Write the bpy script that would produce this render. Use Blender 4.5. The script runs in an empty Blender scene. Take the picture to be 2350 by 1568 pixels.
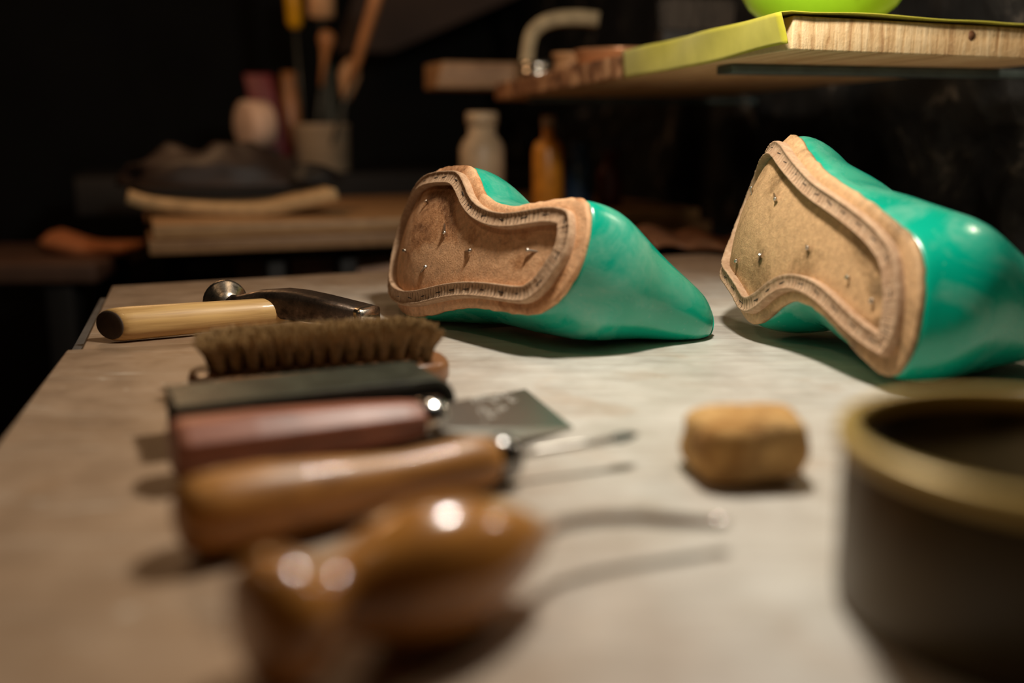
import bpy, bmesh, math, random
import numpy as np
from mathutils import Vector, Matrix
from math import radians, sin, cos, pi, hypot, sqrt
random.seed(7)
C = bpy.context.scene.collection
sc = bpy.context.scene
Z0 = 0.76                       # height of the bench top above the floor
H = 0.115                       # eye height above the bench top
PIT = radians(12)
FPX = 2350 * 35 / 36

# ---------------------------------------------------------------- camera
cam = bpy.data.cameras.new('camera'); camo = bpy.data.objects.new('camera', cam); C.objects.link(camo)
cam.lens = 35; cam.sensor_width = 36; cam.clip_start = .01; cam.clip_end = 20
camo.location = (0, 0, Z0 + H); camo.rotation_euler = (pi/2 - PIT, 0, 0)
cam.dof.use_dof = True; cam.dof.focus_distance = .575; cam.dof.aperture_fstop = 2.9
sc.camera = camo
sc.view_settings.view_transform = 'Standard'; sc.view_settings.look = 'None'
sc.view_settings.exposure = 0; sc.view_settings.gamma = 1; sc.view_settings.use_curve_mapping = False
# ---------------------------------------------------------------- world and lamps
w = bpy.data.worlds.new('world'); sc.world = w; w.use_nodes = True
w.node_tree.nodes['Background'].inputs[0].default_value = (1, .93, .85, 1)
w.node_tree.nodes['Background'].inputs[1].default_value = .003
def lamp(name, loc, power, col, r):
    l = bpy.data.lights.new(name, 'POINT'); l.energy = power; l.color = col; l.shadow_soft_size = r
    o = bpy.data.objects.new(name, l); C.objects.link(o); o.location = (loc[0], loc[1], Z0 + loc[2]); return o
lamp('bench_lamp', (.075, .44, .34), 5.9, (1, .94, .83), .022)
lamp('wall_fill', (.44, .62, .40), 1.5, (1, .85, .65), .02)  # added unseen light, rakes the stone wall and throws weak shadows left
lamp('back_lamp', (-.02, .64, .45), .45, (1, .72, .46), .03)
lamp('side_fill', (-.26, .28, .50), .8, (1, .68, .40), .03)  # added fill from the left that brightens the soles, no real source
lamp('background_fill', (-.45, 1.18, .45), 2.2, (1, .58, .29), .08)  # added warm fill for the boards and background, source not part of the room

# ---------------------------------------------------------------- geometry helpers
def ray(px, py):
    x = (px-1175)/FPX; v = -(py-784)/FPX
    return np.array([x, cos(PIT)+v*sin(PIT), -sin(PIT)+v*cos(PIT)])
CAM = np.array([0, 0, H])
def P(px, py, Y): d = ray(px, py); return Vector(CAM + d*(Y/d[1]))          # a point at distance Y
def G(px, py, z=0.): d = ray(px, py); return Vector(CAM + d*((z-H)/d[2]))   # a point at height z
U = Vector((.964, .264, 0)); V = Vector((-.264, .964, 0))                   # the room is turned by 15 degrees
def R(u, v, z): return U*u + V*v + Vector((0, 0, z))
def mk(name, verts, faces, mat=None, parent=None, smooth=True, uvs=None):
    me = bpy.data.meshes.new(name)
    me.from_pydata([(v[0], v[1], v[2]+Z0) for v in verts], [], faces)
    if mat: me.materials.append(mat)
    if uvs:
        ul = me.uv_layers.new(name='UVMap')
        for lp in me.loops: ul.data[lp.index].uv = uvs[lp.vertex_index]
    bm = bmesh.new(); bm.from_mesh(me); bmesh.ops.remove_doubles(bm, verts=bm.verts, dist=1e-6)
    bmesh.ops.recalc_face_normals(bm, faces=bm.faces); bm.to_mesh(me); bm.free()
    for p in me.polygons: p.use_smooth = smooth
    o = bpy.data.objects.new(name, me); C.objects.link(o)
    if parent: o.parent = parent; o.matrix_parent_inverse = parent.matrix_world.inverted()
    return o
def thing(name, loc, label, cat, group=None):
    o = bpy.data.objects.new(name, None); C.objects.link(o); o.empty_display_size = .01
    o.location = (loc[0], loc[1], loc[2]+Z0); o.matrix_world = Matrix.Translation(o.location)
    return tag(o, label, cat, group)
def tag(o, label, cat, group=None):
    o['label'] = label; o['category'] = cat
    if group: o['group'] = group
    return o
def bevel(o, wd, seg=3, ang=30):
    m = o.modifiers.new('bevel', 'BEVEL'); m.width = wd; m.segments = seg; m.limit_method = 'ANGLE'; m.angle_limit = radians(ang)
    return o
def subd(o, n=1):
    m = o.modifiers.new('subdivision', 'SUBSURF'); m.levels = n; m.render_levels = n; return o
def box8(name, lo, up, mat, parent=None, bv=.001, seg=2):
    """lo, up: four corners each, same order"""
    f = [(0,3,2,1),(4,5,6,7),(0,1,5,4),(1,2,6,5),(2,3,7,6),(3,0,4,7)]
    o = mk(name, list(lo)+list(up), f, mat, parent, smooth=bv > 0)
    if bv: bevel(o, bv, seg)
    return o
def prism(name, pts, z0, z1, mat, parent=None, bv=.001):
    n = len(pts)
    vs = [(p[0], p[1], z0) for p in pts]+[(p[0], p[1], z1) for p in pts]
    f = [tuple(range(n))[::-1], tuple(range(n, 2*n))]+[(i, (i+1) % n, n+(i+1) % n, n+i) for i in range(n)]
    o = mk(name, vs, f, mat, parent, smooth=bv > 0)
    if bv: bevel(o, bv, 2)
    return o
def rbox(name, c, sx, sy, sz, rot, mat, parent=None, bv=.002, seg=3):
    """box on centre-bottom c, turned by rot about z"""
    a = Vector((cos(rot), sin(rot), 0)); b = Vector((-sin(rot), cos(rot), 0)); c = Vector(c)
    q = [c+a*(i*sx/2)+b*(j*sy/2) for i, j in ((-1,-1),(1,-1),(1,1),(-1,1))]
    return box8(name, q, [p+Vector((0,0,sz)) for p in q], mat, parent, bv, seg)
def frame(a, b):
    d = (Vector(b)-Vector(a)).normalized(); up = Vector((0,0,1)) if abs(d.z) < .95 else Vector((0,1,0))
    s = d.cross(up).normalized(); t = s.cross(d).normalized(); return d, s, t
def lathe(name, a, b, prof, mat, parent=None, seg=32, fl=(1,1), poly=None):
    """prof: (distance along a-b as a fraction, radius); fl scales the side and up radii"""
    a = Vector(a); b = Vector(b); d, s, t = frame(a, b); L = (b-a).length
    vs = []; fs = []
    for (f, r) in prof:
        for k in range(seg):
            th = 2*pi*(k+.5)/seg
            vs.append(a+d*(L*f)+s*(cos(th)*r*fl[0])+t*(sin(th)*r*fl[1]))
    for i in range(len(prof)-1):
        for k in range(seg):
            fs.append((i*seg+k, i*seg+(k+1) % seg, (i+1)*seg+(k+1) % seg, (i+1)*seg+k))
    fs.append(tuple(range(seg))[::-1]); n = (len(prof)-1)*seg; fs.append(tuple(range(n, n+seg)))
    return mk(name, vs, fs, mat, parent)
def tube(name, pts, rad, mat, parent=None, seg=12, flat=1.):
    pts = [Vector(p) for p in pts]; n = len(pts); vs = []; fs = []
    if not hasattr(rad, '__len__'): rad = [rad]*n
    for i, p in enumerate(pts):
        d = (pts[min(i+1, n-1)]-pts[max(i-1, 0)]).normalized()
        up = Vector((0,0,1)) if abs(d.z) < .95 else Vector((0,1,0))
        s = d.cross(up).normalized(); t = s.cross(d).normalized()
        for k in range(seg):
            th = 2*pi*k/seg; vs.append(p+s*(cos(th)*rad[i])+t*(sin(th)*rad[i]*flat))
    for i in range(n-1):
        for k in range(seg): fs.append((i*seg+k, i*seg+(k+1) % seg, (i+1)*seg+(k+1) % seg, (i+1)*seg+k))
    fs.append(tuple(range(seg))[::-1]); fs.append(tuple(range((n-1)*seg, n*seg)))
    return mk(name, vs, fs, mat, parent)
def sheet(name, grid, th, mat, parent=None, smooth=True):
    """a grid of points given thickness"""
    n = len(grid); m = len(grid[0]); vs = [p for row in grid for p in row]; fs = []
    for i in range(n-1):
        for j in range(m-1): fs.append((i*m+j, i*m+j+1, (i+1)*m+j+1, (i+1)*m+j))
    o = mk(name, vs, fs, mat, parent, smooth)
    md = o.modifiers.new('solid', 'SOLIDIFY'); md.thickness = th; md.offset = 0
    return o
def crom(pts, n, closed=False):
    P_ = [np.array(p, float) for p in pts]; N = len(P_); out = []
    rng = range(N) if closed else range(N-1)
    for i in rng:
        g = (lambda k: P_[k % N]) if closed else (lambda k: P_[min(max(k, 0), N-1)])
        p0, p1, p2, p3 = g(i-1), g(i), g(i+1), g(i+2)
        for k in range(n):
            t = k/n
            out.append(.5*((2*p1)+(-p0+p2)*t+(2*p0-5*p1+4*p2-p3)*t*t+(-p0+3*p1-3*p2+p3)*t**3))
    if not closed: out.append(P_[-1])
    return out

# ---------------------------------------------------------------- material helpers
class M:
    def __init__(s, name, base=(.5,.5,.5), rough=.5, metal=0., spec=.5, coat=0.):
        s.m = bpy.data.materials.new(name); s.m.use_nodes = True; s.t = s.m.node_tree
        s.b = s.t.nodes['Principled BSDF']; s.b.inputs['Base Color'].default_value = (*base, 1)
        s.b.inputs['Roughness'].default_value = rough; s.b.inputs['Metallic'].default_value = metal
        s.b.inputs['Specular IOR Level'].default_value = spec; s.b.inputs['Coat Weight'].default_value = coat
        s.co = None
    def n(s, ty, **kw):
        x = s.t.nodes.new(ty)
        for k, v in kw.items():
            if k.startswith('i_'):
                key = k[2:]; x.inputs[int(key) if key.isdigit() else key.replace('_', ' ')].default_value = v
            else: setattr(x, k, v)
        return x
    def l(s, a, b): s.t.links.new(a, b)
    def coord(s, kind='Object', scale=(1,1,1), rot=(0,0,0)):
        tc = s.n('ShaderNodeTexCoord'); mp = s.n('ShaderNodeMapping')
        mp.inputs['Scale'].default_value = scale; mp.inputs['Rotation'].default_value = rot
        s.l(tc.outputs[kind], mp.inputs['Vector']); return mp.outputs[0]
    def noise(s, vec, scale, detail=4, rough=.6, dist=0.):
        x = s.n('ShaderNodeTexNoise'); x.inputs['Scale'].default_value = scale; x.inputs['Detail'].default_value = detail
        x.inputs['Roughness'].default_value = rough; x.inputs['Distortion'].default_value = dist
        s.l(vec, x.inputs['Vector']); return x.outputs['Fac']
    def ramp(s, fac, stops, interp='LINEAR'):
        r = s.n('ShaderNodeValToRGB'); r.color_ramp.interpolation = interp; e = r.color_ramp.elements
        while len(e) < len(stops): e.new(.5)
        for k, (p, c) in enumerate(stops):
            e[k].position = p; e[k].color = (c, c, c, 1) if not hasattr(c, '__len__') else (*c, 1)
        s.l(fac, r.inputs[0]); return r.outputs[0]
    def mix(s, fac, a, b, mode='MIX'):
        x = s.n('ShaderNodeMix', data_type='RGBA', blend_type=mode)
        for i, v in ((0, fac), (6, a), (7, b)):
            if hasattr(v, 'links') or isinstance(v, bpy.types.NodeSocket): s.l(v, x.inputs[i])
            else: x.inputs[i].default_value = v if i == 0 else (*v, 1)
        return x.outputs[2]
    def math(s, op, a, b=0.):
        x = s.n('ShaderNodeMath', operation=op)
        for i, v in ((0, a), (1, b)):
            if isinstance(v, bpy.types.NodeSocket): s.l(v, x.inputs[i])
            else: x.inputs[i].default_value = v
        return x.outputs[0]
    def color(s, c): s.l(c, s.b.inputs['Base Color']); return s
    def rough(s, c): s.l(c, s.b.inputs['Roughness']); return s
    def bump(s, h, strength=.5, dist=.001):
        x = s.n('ShaderNodeBump'); x.inputs['Strength'].default_value = strength; x.inputs['Distance'].default_value = dist
        s.l(h, x.inputs['Height']); s.l(x.outputs[0], s.b.inputs['Normal']); return s
def simple(name, base, rough=.5, metal=0., var=.25, scale=60, bump=0., coat=0., spec=.5):
    m = M(name, base, rough, metal, spec, coat); v = m.coord(); f = m.noise(v, scale, 4)
    dk = tuple(c*(1-var) for c in base); lt = tuple(min(1, c*(1+var)) for c in base)
    m.color(m.ramp(f, [(.3, dk), (.7, lt)]))
    if bump: m.bump(f, bump, .001)
    return m.m
def wood(name, lt, dk, rough=.45, grain=(8, 120, 120), rot=(0,0,0), coat=0., bump=.15):
    m = M(name, lt, rough, coat=coat); v = m.coord(rot=rot); v2 = m.n('ShaderNodeMapping'); v2.inputs['Scale'].default_value = grain
    m.l(v, v2.inputs['Vector']); f = m.noise(v2.outputs[0], 1.5, 5, .6, .4); g = m.noise(v, 14, 3)
    c = m.ramp(f, [(.32, dk), (.62, lt)]); m.color(m.mix(.35, c, m.ramp(g, [(.3, dk), (.7, lt)])))
    if bump: m.bump(f, bump, .0006)
    return m.m

# bench top: worn pale grey-beige surface, scratches and stains
def mat_bench():
    m = M('worn_bench_top', (.5,.43,.34), .42); v = m.coord()
    big = m.noise(v, 7, 5, .6); mid = m.noise(v, 38, 6, .65, .3)
    st = m.n('ShaderNodeMapping'); st.inputs['Scale'].default_value = (14, 190, 1); st.inputs['Rotation'].default_value = (0,0,-.2); m.l(v, st.inputs['Vector'])
    strk = m.noise(st.outputs[0], 1.2, 6, .7)
    base = m.ramp(big, [(.28, (.46,.40,.33)), (.5, (.61,.57,.50)), (.72, (.72,.69,.63))])
    base = m.mix(.30, base, m.ramp(mid, [(.35, (.44,.38,.31)), (.62, (.71,.68,.61))]))
    stain = m.ramp(m.noise(v, 16, 3, .5, 1.), [(.60, 0.), (.72, 1.)])
    base = m.mix(m.math('MULTIPLY', stain, .45), base, (.42, .25, .13))
    base = m.mix(m.math('MULTIPLY', m.ramp(strk, [(.45, 0.), (.62, 1.)]), .32), base, (.34, .27, .21))
    # falloff of the light painted in as darker brown toward left and far edges
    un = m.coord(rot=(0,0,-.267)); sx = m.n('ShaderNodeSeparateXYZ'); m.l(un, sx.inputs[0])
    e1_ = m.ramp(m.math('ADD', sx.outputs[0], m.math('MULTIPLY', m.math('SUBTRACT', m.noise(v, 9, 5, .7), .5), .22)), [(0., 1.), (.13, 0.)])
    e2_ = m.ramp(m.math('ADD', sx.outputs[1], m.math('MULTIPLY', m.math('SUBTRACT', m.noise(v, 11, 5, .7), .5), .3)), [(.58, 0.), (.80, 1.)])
    falloff = m.math('MAXIMUM', e1_, e2_)
    base = m.mix(m.math('MULTIPLY', falloff, .88), base, m.mix(mid, (.22,.115,.05), (.46,.29,.165)))
    # fine scratches in several directions
    sc_ = None
    for k, (rz, s) in enumerate(((.3, 55), (1.3, 70), (2.2, 48), (.9, 90))):
        mp = m.n('ShaderNodeMapping'); mp.inputs['Rotation'].default_value = (0,0,rz); mp.inputs['Scale'].default_value = (s*.16, s*3.2, 1); mp.inputs['Location'].default_value = (k*3.1, k, 0)
        m.l(v, mp.inputs['Vector']); x = m.n('ShaderNodeTexVoronoi', feature='DISTANCE_TO_EDGE'); x.inputs['Scale'].default_value = 1.
        m.l(mp.outputs[0], x.inputs['Vector']); q = m.ramp(x.outputs['Distance'], [(.0, 1.), (.018, 0.)])
        q = m.math('MULTIPLY', q, m.ramp(m.noise(mp.outputs[0], .35, 2), [(.55, 0.), (.62, 1.)]))
        sc_ = q if sc_ is None else m.math('MAXIMUM', sc_, q)
    base = m.mix(m.math('MULTIPLY', sc_, .7), base, (.75, .66, .54)); m.color(base)
    m.rough(m.ramp(mid, [(.3, .34), (.7, .55)]))
    hgt = m.math('ADD', m.math('MULTIPLY', mid, .5), m.math('MULTIPLY', sc_, -.5)); m.bump(hgt, .22, .0006)
    return m.m
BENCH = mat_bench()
DARKMETAL = simple('dark_metal', (.05,.045,.04), .45, .8)

def mat_green():
    m = M('green_plastic', (0,.42,.27), .27, coat=.25); m.b.inputs['Coat Roughness'].default_value = .2
    v = m.coord(); a = m.noise(v, 22, 7, .62, .8); b = m.noise(v, 160, 5, .7, .3)
    dust = m.math('MULTIPLY', m.ramp(a, [(.50, 0.), (.66, 1.)]), m.ramp(b, [(.3, .25), (.62, .8)]))
    sp = m.ramp(m.noise(v, 420, 3), [(.66, 0.), (.72, .6)])
    f = m.math('MAXIMUM', m.math('MULTIPLY', dust, .40), m.math('MULTIPLY', sp, .5))
    base = m.ramp(m.noise(v, 9, 3), [(.3, (0,.29,.185)), (.7, (.0,.42,.265))])
    m.color(m.mix(f, base, (.38, .56, .43)))
    m.rough(m.ramp(dust, [(0., .25), (1., .5)])); m.bump(b, .06, .0005)
    return m.m
GREEN = mat_green()
def mat_leather(name, lt, md, dk, spark=0.):
    m = M(name, lt, .62, spec=.35); v = m.coord()
    a = m.noise(v, 21, 5, .6, .9); f = m.noise(v, 260, 5, .75, .4); g = m.noise(v, 900, 3, .7)
    c = m.ramp(a, [(.32, dk), (.42, md), (.51, lt)])
    c = m.mix(.38, c, m.ramp(f, [(.36, dk), (.52, md), (.68, lt)]))
    if spark:
        c = m.mix(m.math('MULTIPLY', m.ramp(g, [(.60, 0.), (.68, 1.)]), spark), c, (.85,.62,.32))
    m.color(c); h = m.math('ADD', f, m.math('MULTIPLY', g, .7)); m.bump(h, .45, .0012); return m.m
LEA1 = mat_leather('tan_insole_leather', (.86,.50,.27), (.54,.25,.105), (.11,.036,.013), .25)
LEA2 = mat_leather('grey_tan_insole_leather', (.70,.42,.21), (.38,.22,.10), (.13,.075,.032), .5)
def mat_rib():
    m = M('slit_leather_rib', (.6,.4,.25), .8, spec=.2); tc = m.n('ShaderNodeTexCoord'); sp = m.n('ShaderNodeSeparateXYZ'); m.l(tc.outputs['UV'], sp.inputs[0])
    u = sp.outputs[0]; vv = sp.outputs[1]; ob = m.coord(); nz = m.noise(ob, 120, 4); nb = m.noise(ob, 30, 3)
    uu = m.math('ADD', m.math('MULTIPLY', u, 1/.0029), m.math('MULTIPLY', nz, 1.1))
    fr = m.math('FRACT', uu); line = m.math('LESS_THAN', fr, .15)
    reg = m.math('MULTIPLY', m.math('GREATER_THAN', vv, .16), m.math('LESS_THAN', vv, .86))
    line = m.math('MULTIPLY', m.math('MULTIPLY', line, reg), m.ramp(nb, [(.40, .15), (.5, 1.)]))
    c = m.ramp(m.noise(ob, 300, 5, .7), [(.3, (.36,.20,.11)), (.55, (.56,.36,.22)), (.75, (.70,.50,.34))])
    c = m.mix(.3, c, m.ramp(nb, [(.35, (.30,.16,.08)), (.65, (.64,.44,.28))]))
    c = m.mix(m.math('MULTIPLY', line, .92), c, (.05,.025,.013)); m.color(c)
    m.bump(m.math('SUBTRACT', m.noise(ob, 420, 5, .8), line), .6, .0008); return m.m
RIB = mat_rib()
STAPLE = M('staple_steel', (.06,.055,.05), .5, .7).m
NAIL = M('nail_steel', (.55,.5,.43), .3, 1.).m

# ================================================================ the setting
WU = .66                                              # wall beside the shelf, in the turned room frame
def mat_stone():
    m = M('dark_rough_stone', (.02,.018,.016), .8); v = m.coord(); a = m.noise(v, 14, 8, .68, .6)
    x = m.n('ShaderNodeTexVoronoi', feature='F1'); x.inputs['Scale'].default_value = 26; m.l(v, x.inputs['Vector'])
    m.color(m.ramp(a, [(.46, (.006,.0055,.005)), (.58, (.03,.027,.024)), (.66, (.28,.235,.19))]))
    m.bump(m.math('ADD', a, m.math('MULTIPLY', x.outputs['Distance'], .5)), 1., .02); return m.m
STONE = mat_stone()
def structure(o): o['kind'] = 'structure'; return o
g = []
for i in range(61):
    row = []
    for j in range(41):
        v = -.6+i*.055; z = -Z0+j*(2.2/40)
        d = .012*sin(31*v+3*sin(9*z))*sin(27*z+2*sin(13*v))+random.uniform(-.006, .006)
        row.append(R(WU+d, v, z))
    g.append(row)
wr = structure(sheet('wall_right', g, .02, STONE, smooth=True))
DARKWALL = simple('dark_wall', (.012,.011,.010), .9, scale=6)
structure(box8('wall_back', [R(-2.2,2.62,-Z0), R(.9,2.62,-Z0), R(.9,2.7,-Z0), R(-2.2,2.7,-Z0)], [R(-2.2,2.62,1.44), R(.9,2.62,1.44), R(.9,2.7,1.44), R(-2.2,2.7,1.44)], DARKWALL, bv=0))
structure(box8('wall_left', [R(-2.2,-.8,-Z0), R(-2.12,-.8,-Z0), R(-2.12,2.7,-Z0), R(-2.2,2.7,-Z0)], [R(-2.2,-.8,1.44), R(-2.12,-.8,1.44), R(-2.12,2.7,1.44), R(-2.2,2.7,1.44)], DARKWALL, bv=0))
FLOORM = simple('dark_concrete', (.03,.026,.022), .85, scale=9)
structure(box8('floor', [R(-2.2,-.8,-Z0-.05), R(.9,-.8,-Z0-.05), R(.9,2.7,-Z0-.05), R(-2.2,2.7,-Z0-.05)], [R(-2.2,-.8,-Z0), R(.9,-.8,-Z0), R(.9,2.7,-Z0), R(-2.2,2.7,-Z0)], FLOORM, bv=0))

# ================================================================ the bench
bench = thing('workbench', R(.28, .3, -Z0), 'worn pale workbench that carries the green lasts and the tools', 'table')
a0 = G(0, 1010); a1 = G(152, 803); dl = (a0-a1).normalized(); near = a1+dl*.95
seam = U
far_l0 = a1+Vector((.0075, .0006, 0)); far_l1 = G(256, 655)
fe = (G(900, 620)-far_l1).normalized()
def onwall(p, d, off=.015):       # walk from p along d until the wall
    return p+d*((WU-off-p.dot(U))/d.dot(U))
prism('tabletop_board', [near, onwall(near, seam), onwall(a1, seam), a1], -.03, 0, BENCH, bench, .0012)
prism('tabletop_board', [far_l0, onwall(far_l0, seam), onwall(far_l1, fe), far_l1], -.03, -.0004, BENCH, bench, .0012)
GREYSIDE = simple('grey_bench_frame', (.10,.09,.08), .6, scale=40)
r0 = a1+Vector((-.0005,.002,0)); r1 = far_l1+(far_l0-far_l1).normalized()*.04+Vector((-.006,0,0))
prism('frame_rail', [r0, far_l0+Vector((.012,.004,0)), r1+Vector((.03,.01,0)), r1], -.05, -.0035, GREYSIDE, bench, .001)
prism('frame_rail', [R(-.06,-.35,0), R(-.03,-.35,0), R(-.03,.78,0), R(-.06,.78,0)], -.11, -.0301, GREYSIDE, bench, .001)
for u_, v_ in ((-.03,-.32),(.60,-.32),(-.03,.74),(.60,.74)):
    prism('leg', [R(u_-.03,v_-.03,0),R(u_+.03,v_-.03,0),R(u_+.03,v_+.03,0),R(u_-.03,v_+.03,0)], -Z0, -.0301, GREYSIDE, bench, .002)

# ================================================================ the two shoe lasts
def sm(x, a, b):
    t = min(1, max(0, (x-a)/(b-a))); return t*t*(3-2*t)
class Last:
    def __init__(s, h, b, lean, t0, t1, bend):
        h = np.array(h); b = np.array(b); l = b-h; l /= np.linalg.norm(l)
        nh = np.array([-l[1], l[0], 0]); nh /= np.linalg.norm(nh)
        w0 = np.cross(l, nh); w0 = -w0 if w0[2] < 0 else w0
        s.n = cos(lean)*nh+sin(lean)*w0; s.w = -sin(lean)*nh+cos(lean)*w0; s.O = h; s.l = l
        s.th = lambda X: radians(-6)*(1-sm(X, 0, .05))+radians(bend)*sm(X, t0, t1)
        xs = np.linspace(-.06, .28, 681); th = np.array([s.th(x) for x in xs]); dx = xs[1]-xs[0]
        s.xs = xs; i0 = int(np.argmin(abs(xs)))
        s.L = np.cumsum(np.cos(th))*dx; s.N = np.cumsum(-np.sin(th))*dx; s.L -= s.L[i0]; s.N -= s.N[i0]
    def nrm(s, X): t = s.th(X); return cos(t)*s.n+sin(t)*s.l
    def S(s, X, Y, k=0., clamp=True):
        p = s.O+np.interp(X, s.xs, s.L)*s.l+np.interp(X, s.xs, s.N)*s.n+Y*s.w+s.nrm(X)*(k-(1.2+2.5*sm(X, .05, .14))*Y*Y)
        p = Vector(p)
        if clamp and p.z < .0004: p.z = .0004
        return p
    def tan(s, X): t = s.th(X); return cos(t)*s.l-sin(t)*s.n
def inset(poly, d, smooth_it=6):
    n = len(poly); out = []
    for i in range(n):
        t = poly[(i+3) % n]-poly[(i-3) % n]; t = t/np.linalg.norm(t)
        dd = d(i) if callable(d) else d
        out.append(poly[i]+np.array([-t[1], t[0]])*dd)
    for _ in range(smooth_it): out = [(out[i-1]+2*out[i]+out[(i+1) % n])/4 for i in range(n)]
    return out
def resample(poly, n):
    P_ = np.array(poly+[poly[0]]); s = np.concatenate([[0], np.cumsum(np.linalg.norm(np.diff(P_, axis=0), axis=1))])
    t = np.linspace(0, s[-1], n+1)[:-1]
    return [np.array([np.interp(x, s, P_[:, 0]), np.interp(x, s, P_[:, 1])]) for x in t], s[-1]

def build_last(F, outline, leather, label, comb, nails, seed, margin):
    rnd = random.Random(seed)
    t = thing('shoe_last', F.S(.06, -.03), label, 'shoe last')
    poly, per = resample(crom(outline, 8, True), 360)
    area = sum(poly[i][0]*poly[(i+1) % 360][1]-poly[(i+1) % 360][0]*poly[i][1] for i in range(360))
    if area < 0: poly = poly[::-1]
    A = np.array(poly); imin = int(np.argmin(A[:, 0])); imax = int(np.argmax(A[:, 0]))
    def chain(i, j):
        out = []; k = i
        while True:
            out.append(A[k]);
            if k == j: break
            k = (k+1) % 360
        return np.array(out)
    c1 = chain(imin, imax); c2 = chain(imax, imin)[::-1]
    lo, hi = (c1, c2) if c1[:, 1].mean() < c2[:, 1].mean() else (c2, c1)
    x0, x1 = A[imin][0], A[imax][0]
    ylo = lambda X: float(np.interp(X, np.maximum.accumulate(lo[:, 0]), lo[:, 1])); yhi = lambda X: float(np.interp(X, np.maximum.accumulate(hi[:, 0]), hi[:, 1]))
    N = 70; Xs = [x0+(x1-x0)*(.5-.5*cos(pi*i/N)) for i in range(N+1)]
    # ---- body
    heel = comb.get('prof') or [(0,1),(.04,1.035),(.12,1.10),(.22,1.13),(.34,1.06),(.48,.88),(.62,.68),(.76,.56),(.88,.48),(.955,.43),(.99,.32),(1,.14)]
    fore = [(0,1),(.08,1.03),(.2,1.04),(.34,1.01),(.48,.93),(.6,.82),(.72,.68),(.82,.53),(.9,.38),(.96,.24),(.99,.12),(1.,.04)]
    vs = []; fs = []; K = None
    for X in Xs:
        a, b = ylo(X), yhi(X); m = (a+b)/2; hw = max((b-a)/2, .0003)
        if X in (Xs[0], Xs[-1]): hw = 0.
        h = float(np.interp(X, [-.01, .05, .075, .10, .13, .165, .20, .215], [comb['h'], comb['h'], comb['h']*.92, .088, .070, .050, .030, .014]))
        h *= (.55+.45*min(1, hw/.02)) if X > .15 else 1
        q = sm(X, .05, .12); ring = []
        hwc = hw
        for side in (1, -1):
            pr = []
            for (fb, fm), (gb, gm) in zip(heel, fore):
                bb = fb*(1-q)+gb*q; mm = fm*(1-q)+gm*q
                sl = (comb['back']*bb*(1-q)-.007*math.exp(-((bb-.25)/.18)**2)*(1-sm(X, 0, .03)))
                rb = sm(bb, .0, .35)*(1-q)
                tt_ = min(1, max(0, (X-x0)/.034)); hwr = .0335*sqrt(max(0, 1-(1-tt_)**2))
                hwl = hwc*(1-rb)+hwr*rb if X < .034 else hwc*(1-rb)+max(hwc, .0335)*rb
                mm_ = m*(1-rb)+comb['mid']*rb
                sl += -(X-x0)*(1-min(1, mm))*(1-sm(X, .0, .055))
                sl += .014*max(0, (bb-.80)/.20)**2*(1-q)*(1-sm(X, 0, .03))
                yc = mm_
                p = F.O+np.interp(X, F.xs, F.L)*F.l+np.interp(X, F.xs, F.N)*F.n+F.w*(yc+side*hwl*mm)-F.nrm(X)*(bb*h+(1.2+2.5*sm(X,.05,.14))*(mm_+side*hwl)**2*(1-bb))+F.l*sl+F.w*comb['drop']*bb*bb*(1-q)
                p = Vector(p)
                if p.z < .0004: p.z = .0004
                pr.append(p)
            ring += pr if side == 1 else pr[::-1]
        # across the sole from low side back to high side
        for k in range(1, 8):
            Y = (m-hw)+(2*hw)*k/8; ring.append(F.S(X, Y))
        K = len(ring); vs += ring
    for i in range(N):
        for k in range(K): fs.append((i*K+k, i*K+(k+1) % K, (i+1)*K+(k+1) % K, (i+1)*K+k))
    body = mk('last_body', vs, fs, GREEN, t); subd(body, 1)
    body['label'] = 'glossy green plastic last body with dusty scuffs'
    # ---- insole (leather sheet 3 mm thick)
    vs = []; fs = []; J = 22; n2 = J+5
    jit = [rnd.uniform(-1, 1) for _ in range(N+3)]; jit2 = [rnd.uniform(-1, 1) for _ in range(N+3)]
    for i, X in enumerate(Xs):
        a, b = ylo(X)-.0004+.00035*jit[i], yhi(X)+.0004+.00035*jit2[i]
        if i in (0, N): a = b = (a+b)/2
        row = [F.S(X, a, -.0005), F.S(X, a-.0002, .0012)]
        row += [F.S(X, a+(b-a)*j/J, .0030 if 0 < j < J else .0024) for j in range(J+1)]
        row += [F.S(X, b+.0002, .0012), F.S(X, b, -.0005)]
        vs += row
    for i in range(N):
        for k in range(n2): 
            k2 = (k+1) % n2
            fs.append((i*n2+k, i*n2+k2, (i+1)*n2+k2, (i+1)*n2+k))
    ins = mk('insole', vs, fs, leather, t)
    tx = bpy.data.textures.new('leather_relief', 'CLOUDS'); tx.noise_scale = .006; tx.noise_depth = 3
    dm = ins.modifiers.new('relief', 'DISPLACE'); dm.texture = tx; dm.strength = .0007; dm.mid_level = .5; dm.texture_coords = 'LOCAL'
    ins['label'] = 'brown leather insole nailed over the last'
    # ---- rib
    W = .0087
    outer = inset(poly, lambda i: margin(A[i]), 14); inner = inset(outer, W, 14)
    prof = [(1,-.001),(1,.0036),(.93,.0054),(.84,.0050),(.76,.0042),(.5,.0042),(.2,.0042),(.10,.0050),(.03,.0048),(0,.0036),(0,-.001)]   # 1 = outer edge
    n = len(outer); vs = []; uv = []; fs = []; cum = 0.
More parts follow.
